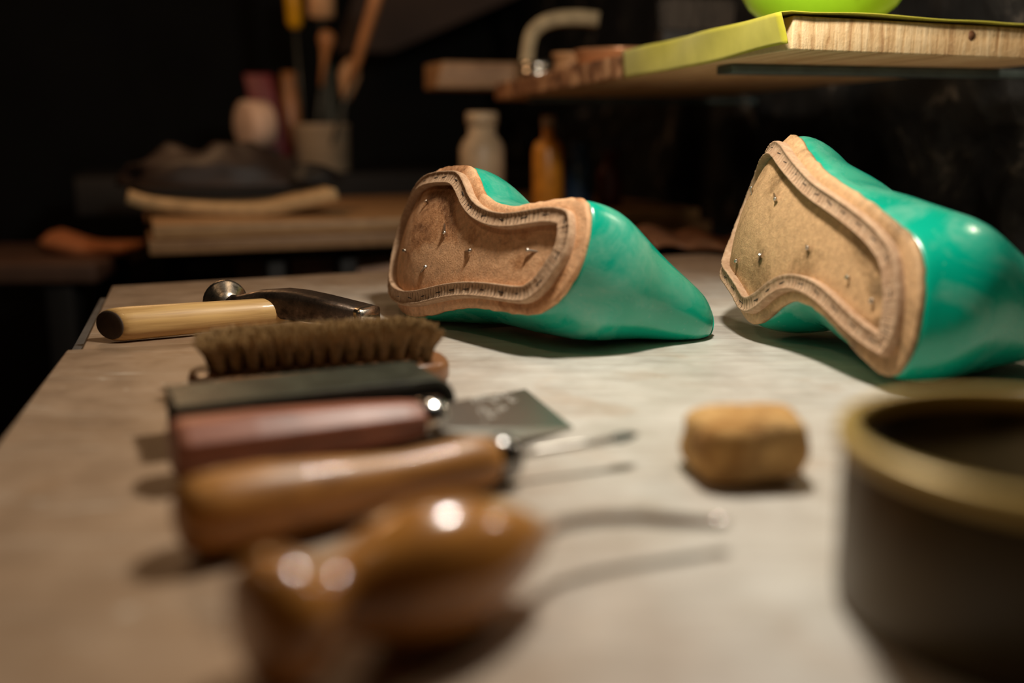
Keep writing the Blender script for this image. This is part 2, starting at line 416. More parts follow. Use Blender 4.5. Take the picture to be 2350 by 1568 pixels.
    for i in range(n+1):
        o_, i_ = outer[i % n], inner[i % n]
        if i: cum += float(np.linalg.norm((outer[i % n]+inner[i % n]-outer[(i-1) % n]-inner[(i-1) % n])/2))
        wob = rnd.uniform(-.00022, .00022)
        for f, k in prof:
            q = i_+(o_-i_)*f; vs.append(F.S(q[0], q[1], .003+k+(wob if .02 < f < .98 or k > .001 else 0))); uv.append((cum, f))
    m_ = len(prof)
    for i in range(n):
        for k in range(m_-1): fs.append((i*m_+k, i*m_+k+1, (i+1)*m_+k+1, (i+1)*m_+k))
    me = bpy.data.meshes.new('insole_rib'); me.from_pydata([(v[0], v[1], v[2]+Z0) for v in vs], [], fs); me.materials.append(RIB)
    ul = me.uv_layers.new(name='UVMap')
    for lp in me.loops: ul.data[lp.index].uv = uv[lp.vertex_index]
    bm = bmesh.new(); bm.from_mesh(me); bmesh.ops.recalc_face_normals(bm, faces=bm.faces); bm.to_mesh(me); bm.free()
    for p in me.polygons: p.use_smooth = True
    rib = bpy.data.objects.new('insole_rib', me); C.objects.link(rib); rib.parent = t; rib.matrix_parent_inverse = t.matrix_world.inverted()
    rib['label'] = 'raised rib with slits and staples along the insole edge'
    # ---- staples
    mid = [(outer[i]+inner[i])/2 for i in range(n)]; mid, pl = resample(mid, 400); step = .0150; k = 0; s = .004
    while s < pl-.004:
        i = int(s/pl*400) % 400; q = mid[i]; tt = mid[(i+2) % 400]-mid[(i-2) % 400]; tt = tt/np.linalg.norm(tt)
        a = rnd.uniform(-.22, .22); tt = np.array([tt[0]*cos(a)-tt[1]*sin(a), tt[0]*sin(a)+tt[1]*cos(a)]); nn = np.array([-tt[1], tt[0]])
        hl, hw = .0023, .00026; c8 = []
        for kk in (.0066, .00735):
            for (sa, sb) in ((-1,-1),(1,-1),(1,1),(-1,1)):
                z = q+tt*sa*hl+nn*sb*hw; c8.append(F.S(z[0], z[1], kk))
        box8('staple', c8[:4], c8[4:], STAPLE, t, bv=0)
        s += step*rnd.uniform(.85, 1.2)
    # ---- nails: (X, Y) foot, (dX, dY) lean, height
    for (nx, ny, dx, dy, hh) in nails:
        a = F.S(nx, ny, .002); b = F.S(nx+dx, ny+dy, hh)
        lathe('nail', a, b, [(0,.0007),(.82,.0007),(.85,.0011),(.98,.0011),(1,.0008)], NAIL, t, seg=10)
    # ---- seam across the heel cone
    return t, body

O1 = [(0.1277,0.0497),(0.1110,0.0487),(0.0965,0.0409),(0.0844,0.0313),(0.0700,0.0257),(0.0535,0.0237),(0.0395,0.0252),(0.0235,0.0278),(0.0116,0.0294),(0.0041,0.0292),(-0.0015,0.0258),(-0.0059,0.0159),(-0.0070,0.0048),(-0.0058,-0.0042),(-0.0016,-0.0134),(0.0029,-0.0210),(0.0099,-0.0270),(0.0199,-0.0315),(0.0314,-0.0326),(0.0497,-0.0326),(0.0695,-0.0333),(0.0865,-0.0353),(0.1048,-0.0389),(0.1224,-0.0424),(0.1410,-0.0437),(0.1578,-0.0418),(0.1740,-0.0370),(0.1900,-0.0280),(0.1990,-0.0120),(0.2010,0.0060),(0.1960,0.0240),(0.1820,0.0380),(0.1620,0.0470),(0.1420,0.0495)]
L1 = Last(P(1320,590,.497), P(948,558,.612), radians(18), .110, .199, 36)
comb1 = dict(h=.112, back=-.021, mid=-.002, drop=-.014)
nails1 = [(0.139, 0.0245, 0.0003, 0.0017, 0.0052), (0.1132, 0.013, -0.0073, -0.0072, 0.0052), (0.1533, -0.006, -0.0033, 0.0005, 0.0052), (0.0867, -0.003, -0.0094, 0.0003, 0.0052), (0.0231, 0.0002, 0.007, -0.0, 0.0052), (0.1282, -0.0183, -0.0104, 0.004, 0.0052)]
mar1 = lambda p: .0046+.0032*max(0., 1-abs(p[0])/.02)
build_last(L1, O1, LEA1, 'left green shoe last of the two, its pointed heel cone lying free on the bench', comb1, nails1, 3, mar1)

O2 = [(0.1550,0.0545),(0.1360,0.0545),(0.1173,0.0499),(0.1013,0.0457),(0.0816,0.0412),(0.0569,0.0380),(0.0370,0.0347),(0.0189,0.0307),(0.0066,0.0267),(-0.0029,0.0193),(-0.0094,0.0091),(-0.0136,-0.0016),(-0.0164,-0.0149),(-0.0147,-0.0258),(-0.0088,-0.0330),(0.0020,-0.0326),(0.0173,-0.0288),(0.0309,-0.0249),(0.0452,-0.0219),(0.0574,-0.0213),(0.0710,-0.0233),(0.0814,-0.0294),(0.0919,-0.0391),(0.1058,-0.0474),(0.1194,-0.0476),(0.1265,-0.0435),(0.1420,-0.0405),(0.1600,-0.0395),(0.1770,-0.0340),(0.1910,-0.0240),(0.2000,-0.0080),(0.2030,0.0100),(0.1980,0.0270),(0.1820,0.0440)]
L2 = Last(P(2070,690,.440), P(1720,522,.572), radians(13), .110, .190, 43)
comb2 = dict(h=.105, back=-.002, mid=.001, drop=.002, prof=[(0,1),(.04,1.05),(.12,1.15),(.22,1.24),(.34,1.25),(.48,1.14),(.62,.95),(.76,.72),(.88,.54),(.955,.42),(.99,.3),(1,.12)])
nails2 = [(0.1500, 0.0165, 0.0010, 0.005, 0.0052), (0.1226, 0.0236, -0.0095, -0.0028, 0.0052), (0.1123, -0.0146, -0.0038, 0.0055, 0.0052), (0.1398, -0.019, -0.0071, -0.0009, 0.0052), (0.076, 0.0055, -0.0071, -0.0009, 0.0052), (0.0332, 0.0002, -0.0005, -0.0003, 0.0052), (0.0137, -0.0048, -0.0014, -0.0004, 0.0052)]
build_last(L2, O2, LEA2, 'right green shoe last of the two, dirtier sole, its body cut by the photo edge', comb2, nails2, 5, lambda p: .0048+.0035*max(0., 1-abs(p[0]+.005)/.03))

# ================================================================ hammer
ASH = wood('pale_ash_wood', (.72,.45,.17), (.34,.17,.05), .45, (9,230,230), rot=(0,0,-.5), coat=.15)
ENDDARK = simple('dark_end_grain', (.05,.028,.015), .7, scale=200)
IRON = M('forged_iron', (.10,.075,.055), .38, .9); _v = IRON.coord(); _f = IRON.noise(_v, 120, 6, .7)
IRON.color(IRON.ramp(_f, [(.35,(.035,.025,.018)),(.6,(.13,.09,.065)),(.75,(.30,.24,.18))])); IRON.rough(IRON.ramp(_f, [(.3,.55),(.7,.28)])); IRON.bump(_f, .5, .0008); IRON = IRON.m
POLISH = M('worn_bright_steel', (.55,.46,.36), .22, 1.); _v = POLISH.coord(); _f = POLISH.noise(_v, 90, 6, .75)
POLISH.color(POLISH.ramp(_f, [(.38,(.16,.12,.08)),(.55,(.70,.60,.48))])); POLISH.rough(POLISH.ramp(_f, [(.3,.45),(.7,.15)])); POLISH.bump(_f, .3, .0006); POLISH = POLISH.m
ham = thing('hammer', P(450, 760, .57), 'cobbler hammer with a pale wooden handle lying on the far left of the bench', 'hammer')
ha = P(222, 752, .536); hb = P(712, 742, .592); ha.z = .0097; hb.z = .0097
lathe('handle', ha, hb, [(0,.0082),(.02,.0090),(.06,.0094),(.13,.0095),(.4,.0090),(.7,.0083),(.86,.0078),(1,.0074)], ASH, ham, 32, (.95,1))
lathe('handle_end', ha-(hb-ha)*.006, ha+(hb-ha)*.002, [(0,.0070),(.4,.0079),(1,.0082)], ENDDARK, ham, 28)['label'] = 'dark end of the handle'
# head : mushroom face, neck, eye, wedge
fd = Vector((-.42,.90,.04)).normalized()
hc = P(519, 700, .592); hc.z = .0134
e1 = P(600, 700, .588); e1.z = .0150; e2 = P(700, 712, .580); e2.z = .0135; e3 = P(850, 724, .556); e3.z = .0115
ax = (e1-hc).normalized()
def loftbox(name, secs, mat, parent, ang=25):
    vs = []; fs = []
    for (c, d, hw, hh, rr) in secs:
        d = d.normalized(); s = d.cross(Vector((0,0,1))).normalized(); u = Vector((0,0,1))
        for k in range(16):
            th = 2*pi*k/16+pi/16; cx, cy = cos(th), sin(th); pw = rr
            vs.append(c+s*(hw*math.copysign(abs(cx)**pw, cx))+u*(hh*math.copysign(abs(cy)**pw, cy)))
    n = len(secs)
    for i in range(n-1):
        for k in range(16): fs.append((i*16+k, i*16+(k+1) % 16, (i+1)*16+(k+1) % 16, (i+1)*16+k))
    fs.append(tuple(range(16))[::-1]); fs.append(tuple(range((n-1)*16, n*16)))
    return mk(name, vs, fs, mat, parent)
loftbox('head', [(hc-fd*.004, ax, .0045,.0055,1.), (hc-fd*.007+ax*.008, ax, .0050,.0055,1.), (e1, ax, .0065,.0066,.8), (e1.lerp(e2,.3), e2-e1, .0085,.0078,.6), (e1.lerp(e2,.6), e2-e1, .0098,.0090,.5), (e2, e2-e1, .0102,.0088,.45), (e2.lerp(e3,.3), e3-e2, .0095,.0080,.45), (e2.lerp(e3,.9), e3-e2, .0092,.0056,.4)], IRON, ham)
def oblique(o, amount, length):
    d, sd_, _ = frame(ha, hb)
    for vx in o.data.vertices:
        p = Vector((vx.co.x, vx.co.y, vx.co.z-Z0))-ha; t_ = p.dot(d); f_ = max(0, 1-max(0, t_)/length)
        q_ = d*(amount*(p.dot(sd_)+.009)*f_); vx.co += q_
for _o in ham.children: 
    if _o.name.startswith('handle'): oblique(_o, .75, .022)
loftbox('head_wedge_tip', [(e2.lerp(e3,.9), e3-e2, .0093,.0057,.4), (e3, e3-e2, .0092,.0050,.4)], POLISH, ham)['label'] = 'ground bright tip of the wedge'
fd = Vector((-.42,.90,.04)).normalized()
fc = hc
lathe('striking_face', fc+fd*.006, fc-fd*.008, [(0,.002),(.05,.0080),(.15,.0122),(.25,.0133),(.36,.0132),(.42,.0124),(.6,.0102),(.8,.0076),(1,.0050)], POLISH, ham, 32)['label'] = 'round polished mushroom face'

# ================================================================ brush
BRW = wood('brush_back_wood', (.30,.13,.05), (.14,.055,.02), .35, (10,90,90), coat=.3)
HAIR = simple('horsehair', (.34,.20,.075), .55, scale=600, var=.6)
br = thing('shoe_brush', Vector((-.085,.45,0)), 'bristle brush lying bristles up between the hammer and the green strop', 'brush')
bl = Vector((-.1360,.4040,0)); brr = Vector((-.0250,.4390,0)); bd = (brr-bl).normalized(); bn = Vector((-bd.y, bd.x, 0)); BL = (brr-bl).length; BW = .040
out = []
for k in range(40):
    th = 2*pi*k/40; cx, cy = cos(th), sin(th)
    out.append(bl+bd*(BL/2+BL/2*math.copysign(abs(cx)**.45, cx))+bn*(BW/2+BW/2*math.copysign(abs(cy)**.6, cy)))
prism('brush_block', out, .0005, .0115, BRW, br, .003)
NT = 14; NR = 4
for i in range(NT):
    for j in range(NR):
        fx = (i+(.3 if j % 2 else .7))/NT; fy = (j+.5)/NR
        edge = max(abs(fx-.5)*2, 0)
        if edge > .9 and j in (0, 3): fx = .5+(fx-.5)*.985
        c = bl+bd*(.009+(BL-.018)*fx)+bn*(.005+(BW-.010)*fy)
        vs = []; fs = []; rn = random.Random(i*17+j)
        for h_ in range(260):
            a = rn.uniform(0, 2*pi); r = sqrt(rn.random()); p = c+Vector((cos(a)*r*.0016, sin(a)*r*.0016, .0112))
            hh = (.0165+rn.uniform(-.0016,.0010))*(1-.16*max(0, (edge-.70)/.3)**2)
            sp = Vector((cos(a), sin(a), 0))*r*.0040+bd*(fx-.5)*.007+bn*(fy-.5)*.005+Vector((rn.uniform(-1,1), rn.uniform(-1,1), 0))*.0008
            q = p+sp*.35+Vector((0,0,hh*.55)); e = p+sp+Vector((0,0,hh)); b = rn.uniform(0, pi); wv = Vector((cos(b), sin(b), 0))*.00020
            m0 = len(vs); vs += [p-wv, p+wv, q-wv, q+wv, e-wv*.6, e+wv*.6]; fs += [(m0,m0+1,m0+3,m0+2),(m0+2,m0+3,m0+5,m0+4)]
        me = bpy.data.meshes.new('bristle_tuft'); me.from_pydata([(v.x, v.y, v.z+Z0) for v in vs], [], fs); me.materials.append(HAIR)
        o = bpy.data.objects.new('bristle_tuft', me); C.objects.link(o); o.parent = br; o.matrix_parent_inverse = br.matrix_world.inverted()

# ================================================================ green strop block (folded leather over a dark core)
STROP = M('green_rubbed_leather', (.07,.085,.055), .38, spec=.5); _v = STROP.coord(); _f = STROP.noise(_v, 60, 5, .65); _g = STROP.noise(_v, 420, 3)
STROP.color(STROP.ramp(_f, [(.35,(.018,.020,.013)),(.65,(.050,.054,.036))])); STROP.bump(_g, .35, .0005); STROP.rough(STROP.ramp(_g, [(.3,.30),(.7,.45)])); STROP = STROP.m
EDGEBR = simple('brown_cut_edge', (.16,.07,.025), .6, scale=200)
COREM = simple('black_felt_core', (.012,.010,.008), .9, scale=200)
st = thing('strop_block', Vector((-.08,.38,0)), 'flat dark green strop block with a rounded end, in front of the brush', 'strop')
s0 = G(378, 886, .019); s1 = G(1010, 822, .019); sd = (s1-s0).normalized(); s0.z = 0; SL = (s1-s0).length-.008
fr = (G(1080, 878, .019)-G(1000, 824, .019)); sn = Vector((sd.y, -sd.x, 0)); SW = .034
def strop_profile(th_in):
    pts = []; r = .0095-th_in
    for k in range(13):
        a = -pi/2+pi*k/12; pts.append((SL-.0095+r*cos(a), .0097+r*sin(a)))
    return [(0+th_in*0, .0097-r)]+pts+[(0, .0097+r)]
def extr(name, pr, w0, w1, mat, parent, closed=True):
    n = len(pr); vs = []
    for w_ in (w0, w1):
        for (a, z) in pr: vs.append(s0+sd*a+sn*w_+Vector((0,0,z)))
    fs = [(i, (i+1) % n, n+(i+1) % n, n+i) for i in range(n if closed else n-1)]
    if closed: fs += [tuple(range(n))[::-1], tuple(range(n, 2*n))]
    return mk(name, vs, fs, mat, parent, smooth=False)
po = strop_profile(0); pi_ = strop_profile(.0026)
bevel(extr('leather_cover', po+pi_[::-1], 0, SW, STROP, st), .0006, 2)['label'] = 'green rubbed leather folded round the core'
extr('core', strop_profile(.0027), .002, SW-.002, COREM, st)

# ================================================================ skiving knife
REDWOOD = wood('reddish_wood', (.38,.135,.075), (.13,.042,.024), .42, (12,110,110), rot=(0,0,-.3), coat=.08)
SILVER = M('bright_steel', (.80,.78,.74), .16, 1.).m
BLADE = M('brushed_blade_steel', (.42,.40,.36), .34, 1.); _v = BLADE.coord(scale=(40,400,40)); BLADE.bump(BLADE.noise(_v, 3, 3), .1, .0003); BLADE = BLADE.m
kn = thing('skiving_knife', Vector((-.06,.33,0)), 'skiving knife with a faceted reddish handle, silver ferrule and wide slanted blade', 'knife')
k0 = P(392, 1035, .3135); k1 = P(966, 958, .356); k0.z = .0118; k1.z = .0100
lathe('handle', k0, k1, [(0,.0085),(.02,.0105),(.05,.0113),(.3,.0113),(.7,.0100),(.92,.0086),(.985,.0078),(1,.0068)], REDWOOD, kn, 8, (1.12,.92))
for _p in kn.children[0].data.polygons: _p.use_smooth = False
bevel(kn.children[0], .0012, 2, 20)
kd = (k1-k0).normalized(); k2 = k1+kd*.0085; k2.z = .0102
lathe('ferrule', k1-kd*.001, k2, [(0,.0074),(.08,.0080),(.85,.0078),(1,.0068)], SILVER, kn, 28, (1.0,.95))['label'] = 'bright silver ferrule'
b1 = G(1013, 926, .0122); b2 = G(1206, 893, .0030); b3 = G(1315, 980, .0012); b4 = G(1152, 1009, .0050); b5 = G(1012, 985, .0120)
top = [b1, b2, b3, b4, b5]
mk('blade', [p-Vector((0,0,.0014)) for p in top]+top, [(4,3,2,1,0),(5,6,7,8,9)]+[(i,(i+1)%5,5+(i+1)%5,5+i) for i in range(5)], BLADE, kn, smooth=False)
bevel(kn.children[-1], .0004, 2)
ETCH = M('etched_marks', (.75,.72,.66), .45, .6).m
def onblade(s, t): 
    a = b1.lerp(b2, s); b = b5.lerp(b4.lerp(b3, max(0, (s-.55)/.45)) if s > .55 else b5.lerp(b4, s/.55), 1); return a.lerp(b, t)
def bl_pt(px, py):
    n = (b2-b1).cross(b5-b1).normalized(); d = Vector(ray(px, py)); o = Vector(CAM); k = (b1-o).dot(n)/d.dot(n); p = o+d*k
    return p+n*(.0003 if n.z > 0 else -.0003)
for (px, py, rr) in ((1092,920,8),(1112,912,9),(1134,918,8),(1152,910,9),(1176,918,8),(1108,944,9),(1130,952,10),(1150,940,8),(1172,950,10),(1196,944,8),(1118,972,9),(1140,964,7),(1162,970,8)):
    a = random.uniform(0, 3)
    pts = [bl_pt(px+rr*cos(a+k*5.0/9), py+.62*rr*sin(a+k*5.0/9)) for k in range(10)]
    tube('etched_mark', pts, .0004, ETCH, kn, 6, .5)

# ================================================================ first awl (straight shaft)
ORWOOD = wood('amber_varnished_wood', (.62,.27,.055), (.10,.034,.009), .42, (12,90,90), rot=(0,0,-.5), coat=.10)
aw = thing('straight_awl', Vector((-.04,.28,0)), 'awl with a waisted brown handle and long thin shaft, in front of the skiving knife', 'awl')
w0 = P(405, 1190, .2540); w1 = P(1128, 1058, .312); w0.z = .0118; w1.z = .0090
lathe('handle', w0, w1, [(0,.005),(.012,.0085),(.05,.0108),(.12,.0116),(.25,.0114),(.4,.0100),(.55,.0084),(.68,.0076),(.8,.0080),(.9,.0090),(.96,.0086),(1,.0074)], ORWOOD, aw, 36)
wd = (w1-w0).normalized(); w2 = w1+wd*.0085
lathe('ferrule', w1-wd*.0005, w2, [(0,.0072),(.1,.0078),(.8,.0077),(1,.0064)], M('dark_steel_ferrule', (.20,.19,.18), .2, 1.).m, aw, 28)['label'] = 'dark steel ferrule'
w3 = P(1400, 1010, .330); w4 = P(1464, 996, .336)
tube('shaft', [w2-wd*.002, w2.lerp(w3,.3), w2.lerp(w3,.7), w3], [.0014,.0013,.0012,.0014], simple('grey_steel', (.40,.37,.33), .35, .9), aw, 12)
tube('shaft_tip', [w3, w3.lerp(w4,.35), w3.lerp(w4,.75), w4], [.0016,.0030,.0024,.0005], simple('dark_green_tip', (.015,.025,.015), .4, .4), aw, 12, .5)['label'] = 'dark spoon-shaped tip'

ORGLOSS = wood('amber_glossy_wood', (.62,.26,.05), (.14,.04,.009), .22, (12,90,90), rot=(0,0,-.7), coat=.5)
# ================================================================ second awl (pear handle, curved shaft)
pa = thing('curved_awl', Vector((-.016,.209,0)), 'awl with a bulging pear-shaped brown handle and curved shaft, nearest of the tools', 'awl')
q0 = Vector((-.0545,.1860,.0150)); q1 = Vector((.0065,.2345,.0160))
lathe('handle', q0, q1, [(0,.003),(.004,.0095),(.02,.0125),(.06,.0143),(.11,.0147),(.16,.0134),(.21,.0102),(.25,.0086),(.30,.0092),(.37,.0120),(.45,.0146),(.55,.0161),(.65,.0158),(.75,.0142),(.85,.0115),(.93,.0082),(1,.0050)], ORGLOSS, pa, 48)
qd = (q1-q0).normalized(); Q = [q1-qd*.002, P(1290,1203,.246), P(1370,1190,.252), P(1460,1188,.256), P(1560,1196,.259), P(1650,1203,.262)]
tube('shaft', Q, [.0020,.0018,.0017,.0017,.0018,.0012], simple('brown_steel', (.16,.10,.06), .35, .8), pa, 12)
lathe('shaft_point', Q[-1]-(Q[-1]-Q[-2])*.15, Q[-1]+(Q[-1]-Q[-2])*.25, [(0,.0018),(.5,.0022),(1,.0008)], SILVER, pa, 12)['label'] = 'bright worn point'

# ================================================================ beeswax / cork lump
CORK = M('cork', (.60,.36,.13), .85, spec=.2); _v = CORK.coord(); _f = CORK.noise(_v, 110, 6, .7); _g = CORK.noise(_v, 35, 4)
CORK.color(CORK.mix(.5, CORK.ramp(_f, [(.40,(.24,.09,.02)),(.56,(.78,.46,.17))]), CORK.ramp(_g, [(.35,(.50,.24,.06)),(.65,(.88,.58,.25))]))); CORK.bump(_f, 1., .004); CORK = CORK.m
ca = G(1728, 1122); cc = Vector((ca.x, ca.y+.0155, 0))
bm = bmesh.new(); bmesh.ops.create_cube(bm, size=1.); bmesh.ops.subdivide_edges(bm, edges=bm.edges, cuts=7, use_grid_fill=True)
vv = []
from mathutils import noise as mn
for v in bm.verts:
    p = v.co*2; n_ = (abs(p.x)**4.5+abs(p.y)**4.5+abs(p.z)**4.5)**(1/4.5); p = p/n_
    d = 1+.10*mn.noise(Vector((p.x*1.3+3, p.y*1.3, p.z*1.3+1)))+.03*mn.noise(p*5)
    p = Vector((p.x*.0195*d, p.y*.0165*d, (p.z*d)*.0108+.0112)); p.z = max(.0002, p.z+.0012*p.x/.0195)
    v.co = Vector((cc.x+p.x*cos(.12)-p.y*sin(.12), cc.y+p.x*sin(.12)+p.y*cos(.12), p.z+Z0))
me = bpy.data.meshes.new('cork_block'); bm.to_mesh(me); bm.free(); me.materials.append(CORK)
for p in me.polygons: p.use_smooth = True
ck = bpy.data.objects.new('cork_block', me); C.objects.link(ck); subd(ck, 1)
tag(ck, 'rounded tan cork block lying on the bench between the awls and the round tub', 'cork')

# ================================================================ tub
TUB = M('olive_brass_tub', (.10,.065,.02), .38, .2); _v = TUB.coord(); _f = TUB.noise(_v, 30, 4)
TUB.color(TUB.ramp(_f, [(.3,(.055,.034,.010)),(.7,(.10,.063,.018))])); TUB = TUB.m
tb = thing('round_tub', Vector((.1255,.222,0)), 'open round yellowish tub at the lower right corner', 'tub')
cx_, cy_, rr, hh = .1265, .2225, .0478, .0450
def ringmesh(name, prof, mat, seg=96):
    vs = []; fs = []
    for (r, z) in prof:
        for k in range(seg): th = 2*pi*k/seg; vs.append((cx_+r*cos(th), cy_+r*sin(th), z))
    for i in range(len(prof)-1):
        for k in range(seg): fs.append((i*seg+k, i*seg+(k+1) % seg, (i+1)*seg+(k+1) % seg, (i+1)*seg+k))
    return mk(name, vs, fs, mat, tb)
ringmesh('tub_wall', [(.0001,.0005),(rr-.004,.0003),(rr-.0025,.0008),(rr-.0015,.003),(rr-.001,hh-.0055),(rr-.0016,hh-.004),(rr-.0034,hh-.004),(rr-.0036,.004),(.0001,.0035)], TUB)
ringmesh('tub_rim', [(rr-.0036,hh-.0055),(rr-.001,hh-.0055),(rr+.0004,hh-.0045),(rr+.0006,hh-.0018),(rr,hh-.0004),(rr-.0015,hh),(rr-.0030,hh),(rr-.0040,hh-.0006),(rr-.0044,hh-.0025),(rr-.0042,hh-.0052),(rr-.0036,hh-.0055)], M('pale_brass_rim', (.50,.33,.085), .35, .2).m)['label'] = 'paler yellow rim'

# ================================================================ shelf with its cloth and the things on it
SL0 = Vector((.1675,.62,0)); SDIR = V; SPER = U
SHW = .235; SHL = .705
def shz(v): return .1818-.0100*v/.7
def SH(v, u, z=0): p = SL0+SDIR*v+SPER*u; return Vector((p.x, p.y, shz(v)+z))
def mat_pine():
    m = M('pine_board', (.72,.46,.22), .6); v = m.coord(rot=(0,0,-.267)); s = m.n('ShaderNodeSeparateXYZ'); m.l(v, s.inputs[0])
    mp = m.n('ShaderNodeMapping'); mp.inputs['Scale'].default_value = (150, 6, 14); m.l(v, mp.inputs['Vector'])
    w_ = m.noise(mp.outputs[0], 1.3, 5, .6, .5); f = m.noise(v, 220, 5, .7)
    c = m.ramp(w_, [(.36,(.42,.20,.07)),(.48,(.78,.50,.24)),(.60,(.92,.66,.37))])
    c = m.mix(.3, c, m.ramp(f, [(.3,(.52,.30,.12)),(.7,(.85,.60,.34))]))
    m.color(c); m.bump(m.math('ADD', w_, m.math('MULTIPLY', f, .6)), .7, .0015); return m.m
PINE = mat_pine()
sh = thing('shelf', SH(.3,.1,-.03), 'thick pine shelf board above the lasts, its sawn end facing forward', 'shelf')
q = [SH(0,0), SH(.03,SHW), SH(SHL,SHW), SH(SHL,0)]
shb = box8('shelf_board', [p-Vector((0,0,.0198)) for p in q], q, PINE, sh, .0012, 2)
KN = simple('knot_wood', (.16,.06,.02), .6, scale=500)
kp = P(2281, 75, .655); _u = (kp-SL0).dot(SPER); kq = SL0+SPER*_u+SDIR*(.03*_u/SHW); kq = Vector((kq.x, kq.y, kp.z)); vd = -SDIR
def disc(c, r1, r2, th, mat, nm):
    vs = [c+SPER*(r1*cos(2*pi*k/20))+Vector((0,0,r2*sin(2*pi*k/20)))+vd*z for z in (-.001, th) for k in range(20)]
    return mk(nm, vs, [tuple(range(20,40))]+[(k,(k+1)%20,20+(k+1)%20,20+k) for k in range(20)], mat, sh)
disc(kq, .0030, .0030, .0003, KN, 'knot')
BARK = M('dark_waney_edge', (.22,.09,.04), .6); _v = BARK.coord(); _f = BARK.noise(_v, 45, 6, .65, .5)
BARK.color(BARK.ramp(_f, [(.34,(.08,.03,.015)),(.50,(.40,.18,.08)),(.64,(.80,.46,.24))])); BARK.bump(_f, 1., .004); BARK = BARK.m
g = [[SH(.264+.438*i/24, -.0012-.0022*abs(mn.noise(Vector((i*.4,j*.6,0)))), -.0198+.0198*j/6) for j in range(7)] for i in range(25)]
sheet('waney_edge', g, .002, BARK, sh)['label'] = 'brown rough edge of the board'
BRK = simple('teal_grey_bracket', (.10,.13,.125), .5, .3, scale=50)
for v_, ln in ((.11,.0),(.60,.0)):
    a = SH(v_, .012, -.0203); b = SH(v_, SHW, -.0203)
    o_ = SDIR*.012
    box8('bracket', [p-Vector((0,0,.006)) for p in (a-o_, b-o_, b+o_, a+o_)], [a-o_, b-o_, b+o_, a+o_], BRK, sh, .001)
    c = SL0+SDIR*v_+SPER*((WU-.03)-(SL0+SDIR*v_).dot(U)); c.z = shz(v_)-.0264
    e = b-Vector((0,0,.006)); e2_ = b-SPER*.03-Vector((0,0,.006))
    box8('bracket_arm', [e2_-o_*.5, c-o_*.5, c+o_*.5, e2_+o_*.5], [p+Vector((0,0,.006)) for p in (e2_-o_*.5, c-o_*.5, c+o_*.5, e2_+o_*.5)], BRK, sh, .0008)
CLOTH = M('yellow_green_cloth', (.52,.46,.03), .75, spec=.3); _v = CLOTH.coord(); _f = CLOTH.noise(_v, 30, 3)
CLOTH.color(CLOTH.ramp(_f, [(.3,(.50,.44,.02)),(.7,(.66,.58,.05))])); CLOTH.bump(CLOTH.noise(_v, 900, 2), .15, .0004)
CLOTH.b.inputs['Sheen Weight'].default_value = .2; CLOTH = CLOTH.m
g = []
for i in range(37):
    v_ = -.004+.262*i/36; row = []
    hang = .0178+.0038*sm(v_, 0, .12)
    for j in range(9):
        f = j/8; rip = .0016*sin(v_*60+f*2)*f+.0014*sin(v_*23+1)*f
        row.append(SH(v_, -.0050-.001*f-rip-.002*f, .0012-hang*(1-f**1)*0-hang*(1-j/8)))
    row2 = [SH(v_, -.0036, .0018)]
    for j in range(1, 22):
        u_ = SHW*.99*j/21; vv_ = v_+.03*u_/SHW*(1-i/36); lift = .0006*sin(u_*55+v_*14)*sin(v_*31+u_*9)+.0012*max(0, sin(u_*30-.4))*math.exp(-v_/.04)
        row2.append(SH(vv_, u_, .0016+abs(lift)))
    g.append(row+row2)
cl = sheet('shelf_cloth', g, .0007, CLOTH); tag(cl, 'yellow-green cloth draped over the front corner of the shelf', 'cloth')

LIME = simple('lime_plastic', (.32,.62,.03), .25, scale=20, var=.1, coat=.4)
bc = SH(.105, .0, .0050); bc = Vector((.2180,.735,shz(.1)+.0042))
bw = thing('lime_bowl', bc, 'glossy lime green bowl standing on the cloth at the top edge', 'bowl')
def turned(name, c, prof, mat, parent=None, seg=48):
    vs = []; fs = []
    for (r, z) in prof:
        for k in range(seg): th = 2*pi*k/seg; vs.append((c[0]+r*cos(th), c[1]+r*sin(th), c[2]+z))
    for i in range(len(prof)-1):
        for k in range(seg): fs.append((i*seg+k, i*seg+(k+1) % seg, (i+1)*seg+(k+1) % seg, (i+1)*seg+k))
    if prof[0][0] > .0005: fs.append(tuple(range(seg))[::-1])
    if prof[-1][0] > .0005: n = (len(prof)-1)*seg; fs.append(tuple(range(n, n+seg)))
    return mk(name, vs, fs, mat, parent)
turned('bowl_body', bc, [(.0002,.002),(.030,.0005),(.034,.001),(.040,.006),(.050,.014),(.0565,.024),(.060,.038),(.061,.055),(.0625,.056),(.0615,.054),(.056,.038),(.050,.024),(.040,.012),(.030,.006),(.0002,.005)], LIME, bw)
lathe('handle', bc+Vector((.003,-.050,.020)), bc+Vector((.003,-.060,.060)), [(0,.007),(.3,.008),(1,.009)], simple('lime_plastic_tab', (.20,.42,.02), .3, scale=20, var=.1), bw, 20)['label'] = 'darker lug on the front'

